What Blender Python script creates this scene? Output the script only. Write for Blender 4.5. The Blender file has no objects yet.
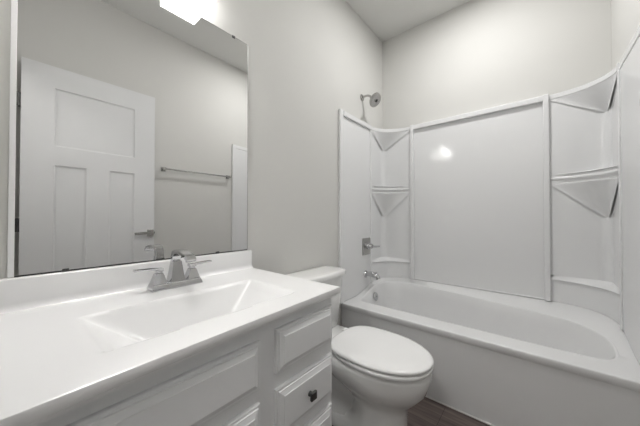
import bpy, math
from mathutils import Vector

# ------------------------------------------------------------------ camera, world, lights, exposure
sc = bpy.context.scene
col = sc.collection
W_ROOM, Y_DOOR, Y_BACK, H = 1.529, -0.055, 2.354, 2.853

cam_d = bpy.data.cameras.new('camera')
cam = bpy.data.objects.new('camera', cam_d)
col.objects.link(cam)
cam.location = (1.1664, 0.0, 1.1107)
cam.rotation_euler = (math.radians(90.65), 0, math.radians(40.1234))
cam_d.sensor_width = 36.0
cam_d.lens = 256.33 / 640 * 36.0
cam_d.clip_start = 0.01
sc.camera = cam

world = bpy.data.worlds.new('world')
sc.world = world
world.use_nodes = True
world.node_tree.nodes['Background'].inputs[0].default_value = (0.9, 0.95, 1.0, 1)
world.node_tree.nodes['Background'].inputs[1].default_value = 0.05

sc.view_settings.view_transform = 'Standard'
sc.view_settings.look = 'None'
sc.view_settings.gamma = 1.0
sc.view_settings.use_curve_mapping = False
sc.view_settings.exposure = 0.84

SHADE_E = 24.0       # glow of the two glass box shades above the mirror
HALL_FILL_W = 14.0        # fill light added in the hall behind the doorway
CEIL_W = 7.4        # ceiling light over the middle of the bathroom


# ------------------------------------------------------------------ helpers
class MB:
    """collects shapes (world coordinates) that become ONE mesh object"""
    def __init__(s):
        s.v = []; s.f = []

    def add(s, vs, fs):
        o = len(s.v)
        s.v += [tuple(p) for p in vs]
        s.f += [[i + o for i in f] for f in fs]
        return s

    def box(s, a, b):
        x0, y0, z0 = a; x1, y1, z1 = b
        return s.add([(x0, y0, z0), (x1, y0, z0), (x1, y1, z0), (x0, y1, z0), (x0, y0, z1), (x1, y0, z1), (x1, y1, z1), (x0, y1, z1)],
                     [(0, 3, 2, 1), (4, 5, 6, 7), (0, 1, 5, 4), (1, 2, 6, 5), (2, 3, 7, 6), (3, 0, 4, 7)])

    def loft(s, rings, cap0=True, cap1=True, closed=True):
        n = len(rings[0]); vs = [p for r in rings for p in r]; fs = []
        for k in range(len(rings) - 1):
            for i in range(n if closed else n - 1):
                j = (i + 1) % n
                fs.append((k * n + i, k * n + j, (k + 1) * n + j, (k + 1) * n + i))
        if cap0: fs.append(tuple(reversed(range(n))))
        if cap1: fs.append(tuple((len(rings) - 1) * n + i for i in range(n)))
        return s.add(vs, fs)

    def tube(s, pts, r, n=16, cap=True):
        pts = [Vector(p) for p in pts]
        rr = r if isinstance(r, (list, tuple)) else [r] * len(pts)
        rings = []
        up = None
        for i, p in enumerate(pts):
            d = (pts[min(i + 1, len(pts) - 1)] - pts[max(i - 1, 0)]).normalized()
            if up is None:
                up = Vector((0, 0, 1)) if abs(d.z) < .9 else Vector((1, 0, 0))
            a = d.cross(up).normalized(); up = a.cross(d).normalized()
            rings.append([p + rr[i] * (math.cos(2 * math.pi * k / n) * a + math.sin(2 * math.pi * k / n) * up) for k in range(n)])
        return s.loft(rings, cap, cap)

    def bar(s, pts, w, t, side):
        """rectangular section swept along pts; side = width direction; w, t lists or numbers"""
        pts = [Vector(p) for p in pts]; side = Vector(side).normalized(); rings = []
        for i, p in enumerate(pts):
            d = (pts[min(i + 1, len(pts) - 1)] - pts[max(i - 1, 0)]).normalized()
            nrm = side.cross(d).normalized()
            ww = (w[i] if isinstance(w, list) else w) / 2; tt = (t[i] if isinstance(t, list) else t) / 2
            rings.append([p + side * ww + nrm * tt, p - side * ww + nrm * tt, p - side * ww - nrm * tt, p + side * ww - nrm * tt])
        return s.loft(rings)

    def lathe(s, prof, c, axis, n=40):
        """prof: (radius, height) along axis from c"""
        ax = Vector(axis).normalized()
        a = ax.cross(Vector((0, 0, 1)) if abs(ax.z) < .9 else Vector((1, 0, 0))).normalized(); b = ax.cross(a)
        c = Vector(c)
        return s.loft([[c + ax * h + max(r, 1e-4) * (math.cos(2 * math.pi * k / n) * a + math.sin(2 * math.pi * k / n) * b) for k in range(n)] for r, h in prof])


LOC = {}

def obj(name, mb, mat, parent=None, bevel=0.0, smooth=35, seg=2, sub=0):
    off = LOC.get(parent.name, Vector()) if parent else Vector()
    me = bpy.data.meshes.new(name)
    me.from_pydata([tuple(Vector(p) - off) for p in mb.v], [], mb.f)
    me.materials.append(mat)
    import bmesh
    bm = bmesh.new(); bm.from_mesh(me)
    bmesh.ops.recalc_face_normals(bm, faces=bm.faces)
    bm.to_mesh(me); bm.free()
    o = bpy.data.objects.new(name, me)
    col.objects.link(o)
    if parent:
        o.parent = parent
    LOC[o.name] = off
    for p in me.polygons: p.use_smooth = True
    me.set_sharp_from_angle(angle=math.radians(smooth))
    if bevel > 0:
        m = o.modifiers.new('bevel', 'BEVEL'); m.width = bevel; m.segments = seg; m.limit_method = 'ANGLE'; m.angle_limit = math.radians(35)
        m.harden_normals = True
    if sub:
        m = o.modifiers.new('sub', 'SUBSURF'); m.levels = sub; m.render_levels = sub
    return o

def tag(o, label, cat, group=None):
    o['label'] = label; o['category'] = cat
    if group: o['group'] = group
    return o

def thing(name, label, cat, loc):
    o = bpy.data.objects.new(name, None); col.objects.link(o)
    o.location = loc; o.empty_display_size = 0.05
    LOC[o.name] = Vector(loc)
    return tag(o, label, cat)

def struct(name, mb, mat, parent=None, bevel=0.0):
    o = obj(name, mb, mat, parent, bevel)
    if parent is None: o['kind'] = 'structure'
    return o

def catmull(P, n, closed=True):
    m = len(P); out = []
    for i in range(m if closed else m - 1):
        g = lambda k: Vector(P[k % m]) if closed else Vector(P[min(max(k, 0), m - 1)])
        p0, p1, p2, p3 = g(i - 1), g(i), g(i + 1), g(i + 2)
        for k in range(n):
            t = k / n
            out.append(.5 * ((2 * p1) + (p2 - p0) * t + (2 * p0 - 5 * p1 + 4 * p2 - p3) * t * t + (3 * p1 - p0 - 3 * p2 + p3) * t ** 3))
    if not closed: out.append(Vector(P[-1]))
    return out

def sstep(a, b, x):
    t = min(max((x - a) / (b - a), 0), 1); return t * t * (3 - 2 * t)


# ------------------------------------------------------------------ materials
def mat(name, color, rough=.5, metal=0.0, coat=0.0, noise=0.0, nscale=40.0, bump=0.0, bscale=200.0, spec=0.5):
    m = bpy.data.materials.new(name); m.use_nodes = True
    nt = m.node_tree; b = nt.nodes['Principled BSDF']
    b.inputs['Base Color'].default_value = (*color, 1)
    b.inputs['Roughness'].default_value = rough
    b.inputs['Metallic'].default_value = metal
    b.inputs['Coat Weight'].default_value = coat
    b.inputs['Coat Roughness'].default_value = .08
    b.inputs['Specular IOR Level'].default_value = spec
    tc = nt.nodes.new('ShaderNodeTexCoord')
    if noise:
        n = nt.nodes.new('ShaderNodeTexNoise'); n.inputs['Scale'].default_value = nscale
        nt.links.new(tc.outputs['Object'], n.inputs['Vector'])
        r = nt.nodes.new('ShaderNodeMapRange'); r.inputs['To Min'].default_value = 1 - noise; r.inputs['To Max'].default_value = 1 + noise
        nt.links.new(n.outputs['Fac'], r.inputs['Value'])
        mx = nt.nodes.new('ShaderNodeVectorMath'); mx.operation = 'SCALE'; mx.inputs[0].default_value = color
        nt.links.new(r.outputs['Result'], mx.inputs['Scale']); nt.links.new(mx.outputs['Vector'], b.inputs['Base Color'])
    if bump:
        n = nt.nodes.new('ShaderNodeTexNoise'); n.inputs['Scale'].default_value = bscale
        nt.links.new(tc.outputs['Object'], n.inputs['Vector'])
        bp = nt.nodes.new('ShaderNodeBump'); bp.inputs['Strength'].default_value = bump; bp.inputs['Distance'].default_value = .002
        nt.links.new(n.outputs['Fac'], bp.inputs['Height']); nt.links.new(bp.outputs['Normal'], b.inputs['Normal'])
    return m

def emit(name, color, strength):
    m = mat(name, (.9, .9, .9), .3)
    b = m.node_tree.nodes['Principled BSDF']
    b.inputs['Emission Color'].default_value = (*color, 1); b.inputs['Emission Strength'].default_value = strength
    return m

def wood_floor():
    m = bpy.data.materials.new('vinyl_plank'); m.use_nodes = True
    nt = m.node_tree; b = nt.nodes['Principled BSDF']
    tc = nt.nodes.new('ShaderNodeTexCoord')
    br = nt.nodes.new('ShaderNodeTexBrick')
    br.inputs['Scale'].default_value = 1.0; br.inputs['Brick Width'].default_value = 1.2; br.inputs['Row Height'].default_value = .18
    br.inputs['Mortar Size'].default_value = .0012; br.offset = .37
    br.inputs['Color1'].default_value = (.105, .080, .072, 1); br.inputs['Color2'].default_value = (.150, .120, .109, 1)
    br.inputs['Mortar'].default_value = (.03, .024, .022, 1)
    nt.links.new(tc.outputs['Object'], br.inputs['Vector'])
    mp = nt.nodes.new('ShaderNodeMapping'); mp.inputs['Scale'].default_value = (3, 45, 1)
    nt.links.new(tc.outputs['Object'], mp.inputs['Vector'])
    n = nt.nodes.new('ShaderNodeTexNoise'); n.inputs['Scale'].default_value = 1.0; n.inputs['Detail'].default_value = 6; n.inputs['Distortion'].default_value = .6
    nt.links.new(mp.outputs['Vector'], n.inputs['Vector'])
    r = nt.nodes.new('ShaderNodeMapRange'); r.inputs['From Min'].default_value = .3; r.inputs['From Max'].default_value = .7
    r.inputs['To Min'].default_value = .55; r.inputs['To Max'].default_value = 1.5
    nt.links.new(n.outputs['Fac'], r.inputs['Value'])
    mx = nt.nodes.new('ShaderNodeVectorMath'); mx.operation = 'SCALE'
    nt.links.new(br.outputs['Color'], mx.inputs[0]); nt.links.new(r.outputs['Result'], mx.inputs['Scale'])
    nt.links.new(mx.outputs['Vector'], b.inputs['Base Color'])
    b.inputs['Roughness'].default_value = .45
    return m

M = dict(
    wall=mat('wall_paint', (.66, .655, .632), .85, noise=.012, nscale=3, bump=.08, bscale=260),
    ceiling=mat('ceiling_paint', (.74, .74, .72), .9, bump=.1, bscale=180),
    trim=mat('trim_paint', (.80, .80, .80), .4, noise=.01, nscale=8),
    door=mat('door_paint', (.74, .745, .75), .45, noise=.012, nscale=5, bump=.03, bscale=120),
    cabinet=mat('cabinet_paint', (.79, .795, .80), .38, noise=.01, nscale=6),
    marble=mat('cultured_marble', (.83, .83, .83), .24, coat=.15, noise=.006, nscale=5),
    acrylic=mat('white_acrylic', (.79, .793, .797), .09, noise=.006, nscale=4, bump=.06, bscale=11, spec=.4),
    tub=mat('white_tub_enamel', (.775, .777, .78), .2, noise=.006, nscale=4),
    porcelain=mat('porcelain', (.84, .84, .83), .1, coat=.5, noise=.005, nscale=4),
    seat=mat('seat_plastic', (.84, .84, .835), .22, noise=.005, nscale=6),
    chrome=mat('chrome', (.58, .58, .59), .05, metal=1, noise=.02, nscale=30),
    nickel=mat('brushed_nickel', (.48, .475, .46), .22, metal=1, noise=.04, nscale=60),
    dark=mat('dark_metal', (.10, .10, .10), .3, metal=.9, noise=.05, nscale=40),
    black=mat('black_edge', (.02, .02, .02), .6, noise=.1, nscale=40),
    mirror=mat('mirror_glass', (.80, .80, .795), .0, metal=1, noise=.002, nscale=2),
    rubber=mat('rubber_face', (.22, .22, .22), .5, noise=.05, nscale=80),
    caulk=mat('caulk', (.78, .77, .75), .6, noise=.02, nscale=20),
    floor=wood_floor(),
    shade=emit('lit_shade_glass', (1.0, .985, .965), SHADE_E),
    shade_side=emit('lit_side_glass', (1.0, .985, .965), 3.5),
    bulb=emit('lit_bulb', (1.0, .985, .965), 130.0),
    lens=emit('lit_lens', (1.0, .98, .95), 1.6),
)

# ------------------------------------------------------------------ room shell
T = .12
HX0, HX1, HY0 = -.6, 2.3, -1.45          # small hall behind the doorway
DX0, DX1, DH = .665, 1.445, 2.175        # doorway
struct('floor', MB().box((HX0, HY0, -.05), (HX1, Y_BACK + T, 0)), M['floor'])
struct('ceiling', MB().box((HX0, HY0, H), (HX1, Y_BACK + T, H + .05)), M['ceiling'])
struct('wall_left', MB().box((-T, Y_DOOR - T, 0), (0, Y_BACK + T, H)), M['wall'])
struct('wall_right', MB().box((W_ROOM, Y_DOOR - T, 0), (W_ROOM + T, Y_BACK + T, H)), M['wall'])
struct('wall_back', MB().box((0, Y_BACK, 0), (W_ROOM, Y_BACK + T, H)), M['wall'])
w = MB().box((0, Y_DOOR - T, 0), (DX0 - .02, Y_DOOR, H)).box((DX1 + .02, Y_DOOR - T, 0), (W_ROOM, Y_DOOR, H)).box((DX0 - .02, Y_DOOR - T, DH + .02), (DX1 + .02, Y_DOOR, H))
struct('wall_front', w, M['wall'])
struct('wall_hall_left', MB().box((HX0 - T, HY0 - T, 0), (HX0, Y_DOOR - T, H)), M['wall'])
struct('wall_hall_right', MB().box((HX1, HY0 - T, 0), (HX1 + T, Y_DOOR - T, H)), M['wall'])
struct('wall_hall_back', MB().box((HX0, HY0 - T, 0), (HX1, HY0, H)), M['wall'])
struct('wall_hall_front', MB().box((HX0, Y_DOOR - T, 0), (-T, Y_DOOR - T + .02, H)).box((W_ROOM + T, Y_DOOR - T, 0), (HX1, Y_DOOR - T + .02, H)), M['wall'])
# door frame: jambs and casing
j = MB().box((DX0 - .02, Y_DOOR - T, 0), (DX0, Y_DOOR, DH + .02)).box((DX1, Y_DOOR - T, 0), (DX1 + .02, Y_DOOR, DH + .02)).box((DX0, Y_DOOR - T, DH), (DX1, Y_DOOR, DH + .02))
struct('trim_1', j, M['trim'], bevel=.002)
CW = .055
for yy0, yy1, nm in ((Y_DOOR, Y_DOOR + .016, 'trim_2'), (Y_DOOR - T - .016, Y_DOOR - T, 'trim_3')):
    c = MB().box((DX0 - CW, yy0, 0), (DX0 - .005, yy1, DH + CW)).box((DX1 + .005, yy0, 0), (DX1 + CW, yy1, DH + CW)).box((DX0 - .005, yy0, DH + .005), (DX1 + .005, yy1, DH + CW))
    struct(nm, c, M['trim'], bevel=.004)
# skirting boards
def skirt(name, a, b):
    struct(name, MB().box(a, b), M['trim'], bevel=.004)
skirt('baseboard_left', (0, .83, 0), (.014, 1.625, .09))
skirt('baseboard_right', (W_ROOM - .014, Y_DOOR + .02, 0), (W_ROOM, 1.625, .09))
skirt('baseboard_hall', (HX0, HY0, 0), (HX1, HY0 + .014, .09))
# caulk bead where the tub apron meets the floor
struct('trim_4', MB().tube([(.0, 1.634, .002), (W_ROOM, 1.634, .002)], .005, 8), M['caulk'])

# ------------------------------------------------------------------ open door standing along the right wall
def door():
    x0, x1, y0, y1, z0, z1 = 1.432, 1.467, .015, .79, .012, 2.162
    m = MB()
    d = .009
    panels = [(.17, .64, 1.60, 2.01), (.17, .34, .25, 1.467), (.475, .64, .25, 1.467)]
    ys, zs = [y0, .17, .34, .475, .64, y1], [z0, .25, 1.467, 1.60, 2.01, z1]
    for xf, s in ((x0, 1), (x1, -1)):
        for i in range(5):
            for k in range(5):
                if i in (1, 3) and k == 1: continue
                if i in (1, 2, 3) and k == 3: continue
                m.add([(xf, ys[i], zs[k]), (xf, ys[i + 1], zs[k]), (xf, ys[i + 1], zs[k + 1]), (xf, ys[i], zs[k + 1])], [(0, 1, 2, 3)])
        for a, b_, c, e in panels:
            q = lambda o, dx: [(xf + s * dx, a + o, c + o), (xf + s * dx, b_ - o, c + o), (xf + s * dx, b_ - o, e - o), (xf + s * dx, a + o, e - o)]
            m.loft([q(0, 0), q(.001, .004), q(.010, d), q(.012, d)], cap0=False)
    P = [(x0, y0), (x1, y0), (x1, y1), (x0, y1)]
    m.loft([[(x, y, z) for x, y in P] for z in (z0, z1)])
    m.f = [f for f in m.f if not (len(f) == 4 and len({round(m.v[i][0], 4) for i in f}) == 1 and m.v[f[0]][0] in (x0, x1) and max(m.v[i][2] for i in f) - min(m.v[i][2] for i in f) > 2)]
    o = struct('door_1', m, M['door'])
    # lever handles (both faces) on square rosettes
    for s, xf in ((-1, x0), (1, x1)):
        h = MB()
        h.box((min(xf, xf + s * .008), .735, .935), (max(xf, xf + s * .008), .785, .99))
        h.tube([(xf + s * .006, .76, .963), (xf + s * .046, .76, .963)], .010, 14)
        h.bar([(xf + s * .046, .772, .963), (xf + s * .048, .70, .963), (xf + s * .045, .635, .96)], [.026, .025, .022], .014, (0, 0, 1))
        obj('lever_handle', h, M['nickel'], o, bevel=.0015)
    k = MB().box((x0 + .006, y1, .93), (x1 - .006, y1 + .002, .99)).box((x0 + .012, y1 + .002, .953), (x1 - .012, y1 + .009, .972))
    obj('latch', k, M['dark'], o)
    for z in (.25, 1.05, 1.88):
        g = MB().tube([(x0 + .004, y0 - .012, z - .045), (x0 + .004, y0 - .012, z + .045)], .007, 12)
        g.box((x0 + .004, y0 - .012, z - .045), (x1 - .006, y0, z + .045))
        obj('hinge', g, M['dark'], o)
    return o
door()

# ------------------------------------------------------------------ vanity cabinet
XF, CY0, CY1, CTOP = .572, -.05, .772, .806
van = thing('vanity_cabinet', 'white painted vanity cabinet with raised drawer fronts under the sink top', 'cabinet', (.27, .38, 0))
b = MB()
b.box((.002, CY0, .10), (XF - .02, CY0 + .016, CTOP - .0005)).box((.002, CY1 - .016, .10), (XF - .02, CY1, CTOP - .0005))   # side panels
b.box((.002, CY0 + .016, .10), (XF - .02, CY1 - .016, .116)).box((.002, CY0 + .016, .116), (.008, CY1 - .016, CTOP - .01))   # bottom, back
b.box((.002, CY0, 0), (XF - .08, CY1, .10))                       # toe kick
b.box((XF - .02, CY0, .10), (XF, CY1, CTOP - .0005))              # face frame
obj('body', b, M['cabinet'], van)

def raised_front(name, y0, y1, z0, z1):
    m = MB()
    prof = [(0, 0), (0, .009), (.002, .011), (.008, .011), (.0095, .0145), (.0115, .0145), (.024, .019), (.025, .021), (.028, .021)]
    rings = [[(XF + d, y0 + i, z0 + i), (XF + d, y1 - i, z0 + i), (XF + d, y1 - i, z1 - i), (XF + d, y0 + i, z1 - i)] for i, d in prof]
    m.loft(rings)
    return obj(name, m, M['cabinet'], van, smooth=12)

def knob(parent, y, z):
    m = MB()
    m.tube([(XF + .0205, y, z), (XF + .034, y, z)], [.009, .0055], 14)
    m.loft([[(XF + d, y - h, z - h), (XF + d, y + h, z - h), (XF + d, y + h, z + h), (XF + d, y - h, z + h)] for d, h in ((.032, .008), (.034, .0125), (.040, .0135), (.043, .0115))])
    k = obj('knob', m, M['dark'], parent, bevel=.001); k['label'] = 'square dark metal knob'
raised_front('false_front', 0.0115, 0.4381, 0.6337, 0.7657)
raised_front('cabinet_door', 0.0115, 0.4381, 0.1583, 0.5954)
raised_front('drawer', 0.4945, 0.7624, 0.6461, 0.7772)
d2 = raised_front('drawer', 0.4945, 0.7624, 0.4538, 0.6002); knob(d2, 0.6285, 0.5265)
d3 = raised_front('drawer', 0.4945, 0.7624, 0.1583, 0.4156); knob(d3, 0.6285, 0.2874)

# ------------------------------------------------------------------ cultured marble top with integral basin
top = thing('sink_countertop', 'glossy white sink countertop with integral rectangular basin and backsplash', 'sink', (.28, .38, CTOP))
ZT, TY0, TY1 = .839, Y_DOOR + .002, .806
xfront = lambda y: .620 - .030 * (y - TY0) / (TY1 - TY0)
SX0, SX1, SY0, SY1 = .225, .508, .105, .655

def smin(*a):
    k = 14.0
    return -math.log(sum(math.exp(-k * x) for x in a)) / k

def depth(x, y):
    if not (SX0 < x < SX1 and SY0 < y < SY1): return 0
    v = smin((x - SX0) / .085, (SX1 - x) / .055, (y - SY0) / .17, (SY1 - y) / .17, 1.0)
    v = max(v, 0)
    # rounded lip, then straight slope, then rounded floor
    v = v - .06 * (1 - math.exp(-v / .06)) if v < 1 else v
    return .125 * max(v, 0) + .004 * min(1, v * 6)
nx, ny = 100, 150
vs, fs = [], []
for i in range(nx + 1):
    for k in range(ny + 1):
        y = TY0 + .004 + (TY1 - TY0 - .008) * k / ny
        x = .003 + (xfront(y) - .006) * i / nx
        vs.append((x, y, ZT - depth(x, y)))
for i in range(nx):
    for k in range(ny):
        a = i * (ny + 1) + k
        fs.append((a, a + ny + 1, a + ny + 2, a + 1))
m = MB().add(vs, fs)
# moulded edge round front and right end: bead above, cove, thin lower step
def edge_ring(o, z):
    return [(.003, TY0 + .004, z), (.003, TY1 - .004 + o, z), (xfront(TY1 - .004) - .003 + o, TY1 - .004 + o, z), (xfront(TY0 + .004) - .003 + o, TY0 + .004, z)]
m.loft([edge_ring(o, z) for o, z in ((0, ZT), (.0022, ZT - .0008), (.003, ZT - .003), (.003, ZT - .021), (.002, ZT - .0225), (-.004, ZT - .024), (-.006, ZT - .026), (-.006, CTOP))], cap0=False, cap1=False)
obj('slab', m, M['marble'], top, smooth=40)
bs = MB()
def bsr(z, o): return [(.002, TY0, z), (.021 - o, TY0, z), (.021 - o, TY1 - .004 - o, z), (.002, TY1 - .004 - o, z)]
bs.loft([[(.002, TY0, ZT - .002), (.036, TY0, ZT - .002), (.036, .805, ZT - .002), (.002, .805, ZT - .002)],
         [(.002, TY0, ZT + .003), (.028, TY0, ZT + .003), (.028, .8035, ZT + .003), (.002, .8035, ZT + .003)],
         [(.002, TY0, ZT + .012), (.0225, TY0, ZT + .012), (.0225, .8025, ZT + .012), (.002, .8025, ZT + .012)],
         bsr(ZT + .020, 0), bsr(.926, 0), bsr(.930, .002), bsr(.9315, .006)])
obj('backsplash', bs, M['marble'], top, smooth=50)
dr = MB().lathe([(.0, .0), (.026, .0), (.026, .004), (.021, .006), (.019, .004), (.0, .004)], (.375, .38, ZT - .1245), (0, 0, 1), 32)
o = obj('drain', dr, M['chrome'], top); o['label'] = 'round chrome drain'

# ------------------------------------------------------------------ faucet
fa = thing('sink_faucet', 'chrome two-handle faucet with square spout behind the sink basin', 'faucet', (.098, .402, ZT + .0004))
def frus(m, cx, cy, levels):
    m.loft([[(cx - a, cy - c, z), (cx + a, cy - c, z), (cx + a, cy + c, z), (cx - a, cy + c, z)] for a, c, z in levels]); return m
fx, fy = .098, .402
obj('base_plate', frus(MB(), fx, fy, ((.031, .090, ZT + .0004), (.031, .090, ZT + .006), (.026, .084, ZT + .021), (.024, .082, ZT + .023))), M['chrome'], fa, bevel=.0015)
bd = frus(MB(), fx, fy, ((.025, .026, ZT + .022), (.020, .020, ZT + .060), (.015, .0155, ZT + .098)))
obj('spout_body', bd, M['chrome'], fa, bevel=.0015)
sp = MB().bar([(fx - .006, fy, .934), (fx - .004, fy, .952), (fx + .004, fy, .966), (fx + .022, fy, .975), (fx + .055, fy, .977), (fx + .090, fy, .972), (fx + .116, fy, .966), (fx + .128, fy, .958), (fx + .132, fy, .949)],
              [.030, .031, .032, .034, .036, .036, .036, .035, .034], [.020, .022, .020, .016, .013, .012, .013, .013, .013], (0, 1, 0))
obj('spout', sp, M['chrome'], fa, bevel=.002)
for s in (-1, 1):
    hy = fy + s * .060
    hb = frus(MB(), fx, hy, ((.023, .024, ZT + .022), (.021, .022, ZT + .028), (.0125, .0125, ZT + .060), (.009, .009, ZT + .062), (.009, .009, ZT + .066), (.0125, .0125, ZT + .068), (.0125, .0125, ZT + .072)))
    hh = obj('handle', hb, M['chrome'], fa, bevel=.001)
    lv = MB().bar([(fx, hy - s * .013, ZT + .075), (fx, hy + s * .02, ZT + .077), (fx + .002, hy + s * .078, ZT + .080)], [.024, .023, .020], [.008, .0075, .006], (1, 0, 0))
    obj('lever', lv, M['chrome'], hh, bevel=.001)

# ------------------------------------------------------------------ wall mirror
MY0, MY1, MZ0, MZ1 = -.002, .783, .9335, 2.0148
mi = thing('wall_mirror', 'large frameless rectangular wall mirror above the sink backsplash', 'mirror', (.004, .378, MZ0))
obj('mirror_glass', MB().box((.0015, MY0, MZ0), (.0065, MY1, MZ1)), M['mirror'], mi)
e = MB().box((.0015, MY1, MZ0), (.0070, MY1 + .0025, MZ1)).box((.0015, MY0, MZ1), (.0070, MY1 + .0025, MZ1 + .0015))
obj('polished_edge', e, M['nickel'], mi)
o = obj('side_channel', MB().box((.0015, MY0 - .0125, MZ0 - .001), (.0085, MY0, MZ1 + .0015)), M['trim'], mi, bevel=.001); o['label'] = 'light strip along the left edge of the mirror'
obj('bottom_channel', MB().box((.0062, MY0, MZ0 - .001), (.0078, MY1, MZ0 + .0028)), M['black'], mi)
for y, z in ((.70, MZ1), (.105, MZ0 + .004), (.62, MZ0 + .004)):
    c = obj('mirror_clip', MB().box((.0065, y - .008, z - .007), (.0095, y + .008, z + .004)), M['dark'], mi, bevel=.001)

# ------------------------------------------------------------------ vanity light above the mirror
vl = thing('vanity_light', 'two-shade vanity light with lit square glass boxes on the wall above the mirror', 'light', (0, .378, 2.17))
obj('back_plate', MB().box((.0, .16, 2.15), (.020, .596, 2.21)), M['nickel'], vl, bevel=.003)
for yc in (.270, .478):
    a = MB().box((.02, yc - .012, 2.172), (.075, yc + .012, 2.190)).box((.058, yc - .012, 2.160), (.082, yc + .012, 2.172))
    ar = obj('arm', a, M['nickel'], vl, bevel=.001)
    xa, xb, ya, yb, za, zb, th = .026, .114, yc - .073, yc + .073, 2.042, 2.158, .007
    q = lambda e, z: [(xa + e, ya + e, z), (xb - e, ya + e, z), (xb - e, yb - e, z), (xa + e, yb - e, z)]
    g = MB().loft([q(th, zb - .01), q(th, za), q(0, za), q(0, zb)])          # open below, closed above
    obj('shade', g, M['shade_side'], ar)
    obj('front_glass', MB().box((xb, ya + .004, za + .003), (xb + .003, yb - .004, zb - .003)), M['shade'], ar)
    bu = MB().lathe([(.0, 0), (.024, -.01), (.030, -.035), (.022, -.062), (.0, -.07)], (.070, yc, 2.148), (0, 0, 1), 20)
    obj('bulb', bu, M['bulb'], ar)

# ------------------------------------------------------------------ fill light added on the hall ceiling behind the camera, no lamp known there
hl = thing('hall_fill_light', 'added round fill light on the unseen hall ceiling behind the doorway', 'light', (1.0, -.75, H))
obj('fill_ring', MB().lathe([(.16, 0), (.16, -.03), (.15, -.032), (.15, 0)], (1.0, -.75, H), (0, 0, 1), 40), M['nickel'], hl)
obj('fill_dome', MB().lathe([(.148, -.02), (.14, -.05), (.10, -.072), (.05, -.082), (.0, -.085)], (1.0, -.75, H), (0, 0, 1), 40), M['lens'], hl)
L = bpy.data.lights.new('hall_fill_point', 'POINT'); L.energy = HALL_FILL_W; L.color = (1, .98, .96); L.shadow_soft_size = .15
lo = bpy.data.objects.new('hall_fill_point', L); col.objects.link(lo); lo.parent = hl; lo.location = (0, 0, -.30)

# ------------------------------------------------------------------ ceiling light over the middle of the room (above the frame)
cl = thing('ceiling_light', 'round white flush light on the bathroom ceiling over the bathtub edge', 'light', (.85, 1.68, H))
obj('trim_ring', MB().lathe([(.105, 0), (.104, -.008), (.085, -.012), (.082, -.006), (.082, 0)], (.85, 1.68, H), (0, 0, 1), 40), M['trim'], cl)
obj('lens', MB().lathe([(.083, -.005), (.07, -.009), (.0, -.011)], (.85, 1.68, H), (0, 0, 1), 40), M['lens'], cl)
L = bpy.data.lights.new('ceiling_bulb', 'AREA'); L.shape = 'DISK'; L.size = .17; L.energy = CEIL_W; L.color = (1, .99, .98)
lo = bpy.data.objects.new('ceiling_bulb', L); col.objects.link(lo); lo.parent = cl; lo.location = (0, 0, -.016)

# ------------------------------------------------------------------ towel bar on the right wall
tb = thing('towel_bar', 'metal towel bar on the wall beside the open door, seen in the mirror', 'towel bar', (W_ROOM, 1.21, 1.55))
for y in (.890, 1.546):
    p = MB().box((W_ROOM - .009, y - .020, 1.530), (W_ROOM, y + .020, 1.570)).box((W_ROOM - .052, y - .012, 1.537), (W_ROOM - .008, y + .012, 1.563))
    obj('bracket', p, M['nickel'], tb, bevel=.002)
obj('bar', MB().box((W_ROOM - .050, .89, 1.543), (W_ROOM - .037, 1.546, 1.557)), M['nickel'], tb, bevel=.002)

# ------------------------------------------------------------------ bathtub
tub = thing('bathtub', 'white alcove bathtub with smooth apron between the two side walls', 'bathtub', (.76, 1.99, 0))
TY, TB = 1.629, 2.338
ctrl = [(.13, 1.772), (.40, 1.770), (.76, 1.772), (1.12, 1.772), (1.37, 1.778), (1.435, 1.82), (1.455, 1.89), (1.435, 1.975), (1.34, 2.06), (1.18, 2.125), (.95, 2.19),
        (.66, 2.25), (.40, 2.292), (.27, 2.295), (.165, 2.265), (.098, 2.19), (.078, 2.06), (.075, 1.92), (.082, 1.815)]
op = catmull([Vector((x, y, 0)) for x, y in ctrl], 8)
N = len(op)
X0, X1 = .003, W_ROOM - .003
def out_pt(p):
    c = Vector((min(max(p.x, .45), 1.10), 1.95, 0)); d = p - c
    t = 1e9
    if d.x > 1e-6: t = min(t, (X1 - c.x) / d.x)
    if d.x < -1e-6: t = min(t, (X0 - c.x) / d.x)
    if d.y > 1e-6: t = min(t, (TB - c.y) / d.y)
    if d.y < -1e-6: t = min(t, (TY - c.y) / d.y)
    return c + d * t
outr = [out_pt(p) for p in op]
for cx, cy in ((X0, TY), (X1, TY), (X1, TB), (X0, TB)):
    i = min(range(N), key=lambda k: (outr[k].x - cx) ** 2 + (outr[k].y - cy) ** 2); outr[i] = Vector((cx, cy, 0))
zo = lambda y: .4375 + (.535 - .4375) * sstep(1.78, 2.30, y)
zi = lambda y: .4375 + (.498 - .4375) * sstep(1.82, 2.10, y)
bk = lambda y: sstep(1.80, 2.0, y)
def inner(p, d):
    c = Vector((min(max(p.x, .42), .98), 1.97, 0)); v = c - p
    return p + v.normalized() * min(d * (1 + 1.1 * sstep(1.0, 1.45, p.x) * min(1, d / .06)), v.length * .96)
SY_R, SXA, SXB, SYB = 2.085, .296, W_ROOM - 1.236, Y_BACK - .020
def front_xy(t, o=0.0, side=-1):
    th = t * math.pi / 2; xe = SXA if side < 0 else SXB
    x = xe - (xe - .014 - o) * math.cos(th); y = SY_R + (SYB - SY_R - o) * math.sin(th)
    return (x, y)
def open_floor(q):
    x, y = q.x, q.y
    if not (.016 < x < W_ROOM - .016 and y < SYB - .003): return False
    for xx, xe in ((x, SXA), (W_ROOM - x, SXB)):
        if xx < xe and y > SY_R and ((xe - xx) / (xe - .017)) ** 2 + ((y - SY_R) / (SYB - SY_R - .003)) ** 2 > 1: return False
    return True
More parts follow.
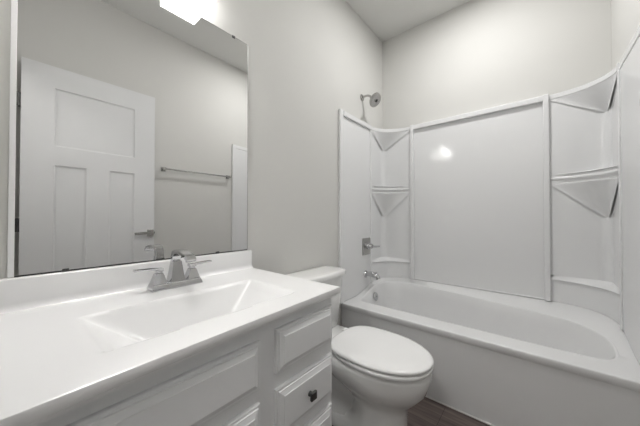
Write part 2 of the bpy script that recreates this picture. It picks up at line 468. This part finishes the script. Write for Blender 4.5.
def seam_pt(p, o):
    lo, hi = 0.0, 1.0
    for _ in range(30):
        mid = (lo + hi) / 2
        if open_floor(p + (o - p) * mid): lo = mid
        else: hi = mid
    return p + (o - p) * lo
seam = [seam_pt(op[i], outr[i]) for i in range(N)]
seam = [Vector((q.x, max(q.y, TY + .012), 0)) for q in seam]
def ring(f, z): return [(q.x, q.y, zz) for q, zz in ((f(i), z(i)) for i in range(N))]
clampy = lambda q, e: Vector((q.x, max(q.y, TY + e), 0))
rings = [
    ring(lambda i: clampy(outr[i], .010), lambda i: zo(seam[i].y) - .045),
    ring(lambda i: clampy(outr[i], .002), lambda i: zo(seam[i].y) - .036),
    ring(lambda i: clampy(outr[i], .0), lambda i: zo(seam[i].y) - .006),
    ring(lambda i: clampy(outr[i], .002), lambda i: zo(seam[i].y) - .002),
    ring(lambda i: clampy(outr[i], .006), lambda i: zo(seam[i].y) - .0003),
    ring(lambda i: seam[i], lambda i: zo(seam[i].y)),
    ring(lambda i: inner(op[i], -.022), lambda i: zi(op[i].y) - .004 * bk(op[i].y)),
    ring(lambda i: inner(op[i], -.017), lambda i: zi(op[i].y) + .003 * bk(op[i].y)),
    ring(lambda i: inner(op[i], -.010), lambda i: zi(op[i].y) + .006 * bk(op[i].y)),
    ring(lambda i: inner(op[i], -.003), lambda i: zi(op[i].y) + .004 * bk(op[i].y)),
    ring(lambda i: op[i], lambda i: zi(op[i].y) - .003),
    ring(lambda i: inner(op[i], .006), lambda i: zi(op[i].y) - .016),
    ring(lambda i: inner(op[i], .022), lambda i: zi(op[i].y) - .07),
    ring(lambda i: inner(op[i], .05), lambda i: .22),
    ring(lambda i: inner(op[i], .075), lambda i: .14),
    ring(lambda i: inner(op[i], .11), lambda i: .105),
    ring(lambda i: inner(op[i], .16), lambda i: .095),
    ring(lambda i: inner(op[i], .24), lambda i: .092),
]
obj('basin', MB().loft(rings, cap0=False), M['tub'], tub, smooth=60)
ap = MB()
zs = [(0.0, .012), (.30, .012), (.355, .0135), (.385, .011), (.402, .006)]
ap.loft([[(X0, TY + e, z), (X1, TY + e, z), (X1, TY + .06, z), (X0, TY + .06, z)] for z, e in zs])
obj('apron', ap, M['tub'], tub, smooth=40)
ov = MB().lathe([(.0, .0), (.036, .0), (.036, .004), (.031, .009), (.0, .010)], (.099, 2.01, .415), (1, 0, .22), 32).lathe([(.0, .009), (.006, .009), (.005, .013), (.0, .013)], (.099, 2.01, .415), (1, 0, .22), 12)
o = obj('overflow_plate', ov, M['chrome'], tub); o['label'] = 'round chrome overflow plate'
dr = MB().lathe([(.0, .0), (.034, .0), (.034, .003), (.024, .005), (.0, .006)], (.36, 1.97, .0905), (0, 0, 1), 28)
o = obj('drain', dr, M['chrome'], tub); o['label'] = 'chrome tub drain'

# ------------------------------------------------------------------ tub surround
su = thing('tub_surround', 'glossy white three-panel tub surround with moulded corner shelves above the bathtub', 'shower surround', (.76, 2.34, .44))
ZS0, ZS1 = .5366, 1.933
RW = W_ROOM
YR = 2.085                               # where each corner unit starts on the side walls
def profile_wall(side):
    """side panel: flat sheet, front edge bead, top rim, rear bead"""
    m = MB()
    sx = lambda d: d if side < 0 else RW - d
    def bx(d, y0, y1, z0, z1):
        a, c = sorted((sx(.0), sx(d))); m.box((a, y0, z0), (c, y1, z1))
    yy = [1.6405 + (YR + .01 - 1.6405) * k / 12 for k in range(13)]
    poly = [(y, zo(y) + .0012) for y in yy] + [(yy[-1], ZS1 - .01), (yy[0], ZS1 - .01)]
    m.loft([[(sx(d), y, z) for y, z in poly] for d in (0, .013)])
    bx(.026, 1.598, 1.6405, .439, ZS1 + .004)
    bx(.030 if side < 0 else .017, 1.640, YR, ZS1 - .040, ZS1)
    bx(.022, YR - .012, YR + .012, zo(YR + .012) + .0012, ZS1)
    return m
obj('left_panel', profile_wall(-1), M['acrylic'], su, bevel=.005, seg=3)
obj('right_panel', profile_wall(1), M['acrylic'], su, bevel=.005, seg=3)
m = MB()
BX0, BX1, YB0 = .308, 1.224, Y_BACK
m.box((BX0, YB0 - .020, ZS0), (BX1, YB0, ZS1 - .01))
for x in (BX0, BX1): m.box((x - .017, YB0 - .046, ZS0 + .002), (x + .014, YB0, ZS1 + .004))
m.box((BX0, YB0 - .044, ZS1 - .040), (BX1, YB0, ZS1))
m.box((BX0, YB0 - .024, ZS0), (BX1, YB0, ZS0 + .012))
obj('back_panel', m, M['acrylic'], su, bevel=.006, seg=3)

def corner(side):
    K = 24
    sx = lambda d: d if side < 0 else RW - d
    xe = BX0 - .012 if side < 0 else RW - BX1 - .012       # distance of the back bead from the side wall
    yb = Y_BACK - .020
    xa = .014
    # inner corner line (small fillet) at parameter t, and big concave front line
    def inn(t, r=.05):
        # path: along side wall YR -> corner fillet -> back wall to xe, matched point for point with front()
        if t < .4: s = t / .4; return (xa, YR + (yb - r - YR) * s)
        if t > .6: s = (t - .6) / .4; return (xa + r + (xe - xa - r) * s, yb)
        th = (t - .4) / .2 * math.pi / 2
        return (xa + r - r * math.cos(th), yb - r + r * math.sin(th))
    def front(t, o=0.0):
        th = t * math.pi / 2
        A, B = xe - xa - o, yb - YR - o
        return (xe - A * math.cos(th), YR + B * math.sin(th))
    mix = lambda a, c, s: (a[0] + (c[0] - a[0]) * s, a[1] + (c[1] - a[1]) * s)
    ts = [k / K for k in range(K + 1)]
    def strip(m, levels):
        """levels: (fn(t)->(x,y), z) open strips"""
        m.loft([[(sx(f(t)[0]), f(t)[1], z(t) if callable(z) else z) for t in ts] for f, z in levels], False, False, closed=False)
    # recessed corner wall
    m = MB()
    strip(m, [(inn, .70), (inn, ZS1 - .002)])
    o = obj('corner_wall', m, M['acrylic'], su, smooth=60)
    f0, f1 = (lambda t: front(t)), (lambda t: front(t, .006))
    def cove(z0, dz):
        # conical underside running down into the corner
        out = []
        apex = inn(.5)
        for s in (0, .04, .1, .2, .35, .5, .65, .8, .92, 1.0):
            out.append(((lambda t, s=s: mix(front(t, .004), (apex[0] - .004, apex[1] + .004), s)), z0 - dz * s))
        return out
    # top cap
    m = MB()
    strip(m, [(inn, ZS1), (f0, ZS1), (f1, ZS1 - .004), (f1, ZS1 - .030), (f0, ZS1 - .036)] + cove(ZS1 - .037, .155))
    obj('corner_cap', m, M['acrylic'], su, smooth=30)
    # middle shelf with double bead
    z = 1.392
    m = MB()
    g = lambda o: (lambda t: front(t, o))
    strip(m, [(inn, z - .006), (g(.0), z - .004), (g(-.004), z), (g(-.010), z - .002), (g(-.013), z - .010), (g(-.010), z - .018), (g(.002), z - .026), (g(.002), z - .040),
              (g(-.008), z - .046), (g(-.012), z - .054), (g(-.008), z - .062), (g(.004), z - .066)] + cove(z - .067, .235))
    obj('shelf', m, M['acrylic'], su, smooth=60)
    # lower ledge with filled base
    m = MB()
    z = .682
    strip(m, [(inn, z + .030), ((lambda t: mix(front(t), inn(t), .5)), z + .012), (g(.006), z + .002), (g(.0), z), (g(-.003), z - .005), (g(-.003), z - .02), (g(-.003), lambda t: zo(front(t, -.003)[1]) + .0012)])
    obj('soap_ledge', m, M['acrylic'], su, smooth=60)
corner(-1); corner(1)

# ------------------------------------------------------------------ shower head, valve, tub spout
sh = thing('wall_shower', 'round metal shower head on a short arm above the tub surround', 'shower head', (0, 1.955, 2.15))
obj('flange', MB().lathe([(.0, 0), (.030, 0), (.029, .006), (.018, .014), (.0, .015)], (0, 1.955, 2.150), (1, 0, 0), 28), M['nickel'], sh)
obj('arm', MB().tube(catmull([(.0, 1.955, 2.150), (.04, 1.955, 2.155), (.075, 1.955, 2.145), (.105, 1.952, 2.112)], 6, False), .0095, 14), M['nickel'], sh)
ax = Vector((.80, -.12, -.60)).normalized()
hc = Vector((.105, 1.952, 2.112))
hd = obj('head', MB().lathe([(.0, 0), (.013, 0), (.016, .012), (.030, .024), (.055, .034), (.060, .042), (.058, .050), (.052, .052), (.0, .052)], hc - ax * .006, ax, 40), M['nickel'], sh)
fc = MB().lathe([(.050, .0), (.050, .002), (.014, .003), (.012, .007), (.0, .007)], hc + ax * .0455, ax, 36)
nz = MB()
for rr, nn in ((.022, 10), (.033, 16), (.043, 22)):
    a1 = ax.cross(Vector((0, 0, 1))).normalized(); a2 = ax.cross(a1)
    for k in range(nn):
        p = hc + ax * .0475 + rr * (math.cos(2 * math.pi * k / nn) * a1 + math.sin(2 * math.pi * k / nn) * a2)
        nz.lathe([(.0022, 0), (.0015, .003)], p, ax, 6)
obj('spray_face', fc, M['nickel'], hd)
obj('nozzles', nz, M['rubber'], hd)
cb = MB().lathe([(.012, .0), (.012, .003), (.0, .004)], hc + ax * .0525, ax, 20)
o = obj('centre_button', cb, M['black'], hd)

va = thing('shower_valve', 'chrome rectangular valve plate with lever on the left surround panel above the tub spout', 'shower valve', (.013, 2.0, .84))
pl = MB()
pl.loft([[(.0133 + d, 2.0 - w_, .842 - h_), (.0133 + d, 2.0 + w_, .842 - h_), (.0133 + d, 2.0 + w_, .842 + h_), (.0133 + d, 2.0 - w_, .842 + h_)] for d, w_, h_ in ((0, .066, .074), (.006, .066, .074), (.011, .058, .066))])
obj('escutcheon', pl, M['nickel'], va, bevel=.004)
obj('hub', MB().lathe([(.028, 0), (.026, .02), (.022, .05), (.018, .056), (.0, .057)], (.022, 2.0, .845), (1, 0, 0), 28), M['chrome'], va)
obj('lever', MB().tube([(.068, 2.0, .848), (.100, 1.995, .846), (.150, 1.985, .852)], [.011, .009, .008], 14), M['chrome'], va)

ts_ = thing('tub_spout', 'chrome tub spout on the left surround panel below the valve plate', 'tub spout', (.013, 1.99, .60))
obj('collar', MB().lathe([(.030, 0), (.030, .006), (.026, .012), (.0, .012)], (.0133, 1.99, .600), (1, 0, 0), 28), M['chrome'], ts_)
sp = catmull([(.022, 1.99, .602), (.06, 1.99, .606), (.10, 1.988, .604), (.128, 1.986, .592), (.140, 1.985, .572)], 5, False)
obj('spout', MB().tube(sp, [.021 + .003 * math.sin(i / (len(sp) - 1) * math.pi) - .003 * i / (len(sp) - 1) for i in range(len(sp))], 20), M['chrome'], ts_)
obj('diverter_knob', MB().lathe([(.004, 0), (.004, .012), (.007, .014), (.007, .02), (.0, .021)], (.118, 1.987, .612), (.2, 0, 1), 14), M['chrome'], ts_)

# ------------------------------------------------------------------ toilet
TC = 1.215
to = thing('toilet', 'white porcelain toilet with closed lid between the vanity and bathtub', 'toilet', (.35, TC, 0))
NR = 56
def egg(xb, xf, hw, z, nb=2.6, nf=2.1, fmid=.46, yc=TC):
    xm = xb + (xf - xb) * fmid; out = []
    for k in range(NR):
        th = 2 * math.pi * k / NR; c, s = math.cos(th), math.sin(th)
        n = nf if c > 0 else nb
        ax_ = (xf - xm) if c > 0 else (xm - xb)
        out.append((xm + ax_ * math.copysign(abs(c) ** (2 / n), c), yc + hw * math.copysign(abs(s) ** (2 / n), s), z))
    return out
bowl = MB().loft([
    egg(.155, .690, .122, 0.0, 3.2, 2.6), egg(.155, .690, .122, .020, 3.2, 2.6), egg(.17, .682, .112, .034, 3.2, 2.6), egg(.34, .680, .104, .055, 2.6, 2.5), egg(.39, .680, .100, .10, 2.4, 2.5), egg(.40, .684, .099, .165, 2.3, 2.4),
    egg(.375, .702, .112, .205, 2.3, 2.2), egg(.32, .742, .143, .245, 2.4, 2.1), egg(.26, .774, .170, .285, 2.5, 2.05), egg(.20, .790, .185, .33, 2.6, 2.05), egg(.165, .796, .190, .365, 2.6, 2.05),
    egg(.165, .794, .188, .384, 2.6, 2.05), egg(.172, .785, .180, .391, 2.6, 2.05)])
obj('bowl', bowl, M['porcelain'], to, smooth=60)
tr = MB().loft([egg(.172, .47, .104, .018, 3, 3), egg(.176, .47, .092, .045, 3, 3), egg(.19, .48, .074, .075, 3, 3), egg(.20, .50, .073, .12, 3, 3), egg(.20, .52, .084, .165, 3, 3), egg(.185, .53, .094, .21, 3, 3),
               egg(.18, .54, .096, .25, 3, 3), egg(.175, .56, .104, .30, 3, 3), egg(.17, .58, .14, .35, 3, 3)])
obj('trapway', tr, M['porcelain'], to, smooth=60)
for s in (-1, 1):
    obj('bolt_cap', MB().lathe([(.017, 0), (.016, .012), (.010, .021), (.0, .024)], (.30, TC + s * .099, .028), (0, 0, 1), 20), M['porcelain'], to)
seat = MB().loft([egg(.325, .782, .180, .394), egg(.322, .786, .184, .398), egg(.308, .801, .194, .400), egg(.306, .803, .196, .404), egg(.306, .803, .196, .412), egg(.310, .798, .192, .416), egg(.322, .785, .180, .417)])
obj('seat', seat, M['seat'], to, smooth=50)
lid = MB().loft([egg(.318, .782, .178, .419, 3.2), egg(.298, .797, .190, .421, 3.2), egg(.293, .803, .195, .425, 3.2), egg(.293, .803, .195, .433, 3.2), egg(.298, .797, .190, .4385, 3.2), egg(.310, .782, .176, .4415, 3.1), egg(.36, .73, .137, .444, 2.9), egg(.45, .64, .07, .445, 2.5)])
obj('lid', lid, M['seat'], to, smooth=60)
for s in (-1, 1):
    obj('hinge', MB().box((.268, TC + s * .075 - .02, .398), (.312, TC + s * .075 + .02, .430)), M['seat'], to, bevel=.007, seg=3)

def tank_ring(x0, x1, hw, z, bow=.02, r=.03):
    out = []
    n = 10
    ys = [-1 + 2 * k / (2 * n) for k in range(2 * n + 1)]
    pts = [(x0, -hw)]
    # front edge bowed outwards with rounded corners
    for t in ys:
        e = abs(t)
        x = x1 - bow * t * t - r * max(0, (e - .82) / .18) ** 2.4
        pts.append((x, hw * t))
    pts.append((x0, hw))
    return [(x, TC + .004 + y, z) for x, y in pts]
tk = MB().loft([tank_ring(.045, .165, .165, .388), tank_ring(.035, .180, .178, .400), tank_ring(.022, .196, .198, .60), tank_ring(.020, .200, .204, .722)])
obj('tank', tk, M['porcelain'], to, smooth=50)
ld = MB().loft([tank_ring(.016, .205, .210, .722), tank_ring(.010, .216, .218, .727), tank_ring(.010, .218, .219, .750), tank_ring(.013, .212, .214, .757), tank_ring(.024, .196, .200, .7602), tank_ring(.05, .16, .16, .761)])
obj('tank_lid', ld, M['porcelain'], to, smooth=50)
obj('shelf_deck', MB().loft([tank_ring(.05, .30, .135, .335), tank_ring(.04, .31, .150, .36), tank_ring(.04, .312, .152, .390), tank_ring(.045, .305, .147, .396)]), M['porcelain'], to, smooth=50)
fl = MB().lathe([(.012, 0), (.012, .008), (.0, .009)], (.192, TC - .14, .665), (1, 0, 0), 18).bar([(.206, TC - .148, .665), (.212, TC - .10, .663), (.210, TC - .07, .657)], [.014, .012, .010], .006, (0, 0, 1))
o = obj('flush_lever', fl, M['chrome'], to, bevel=.0015); o['label'] = 'chrome flush lever'
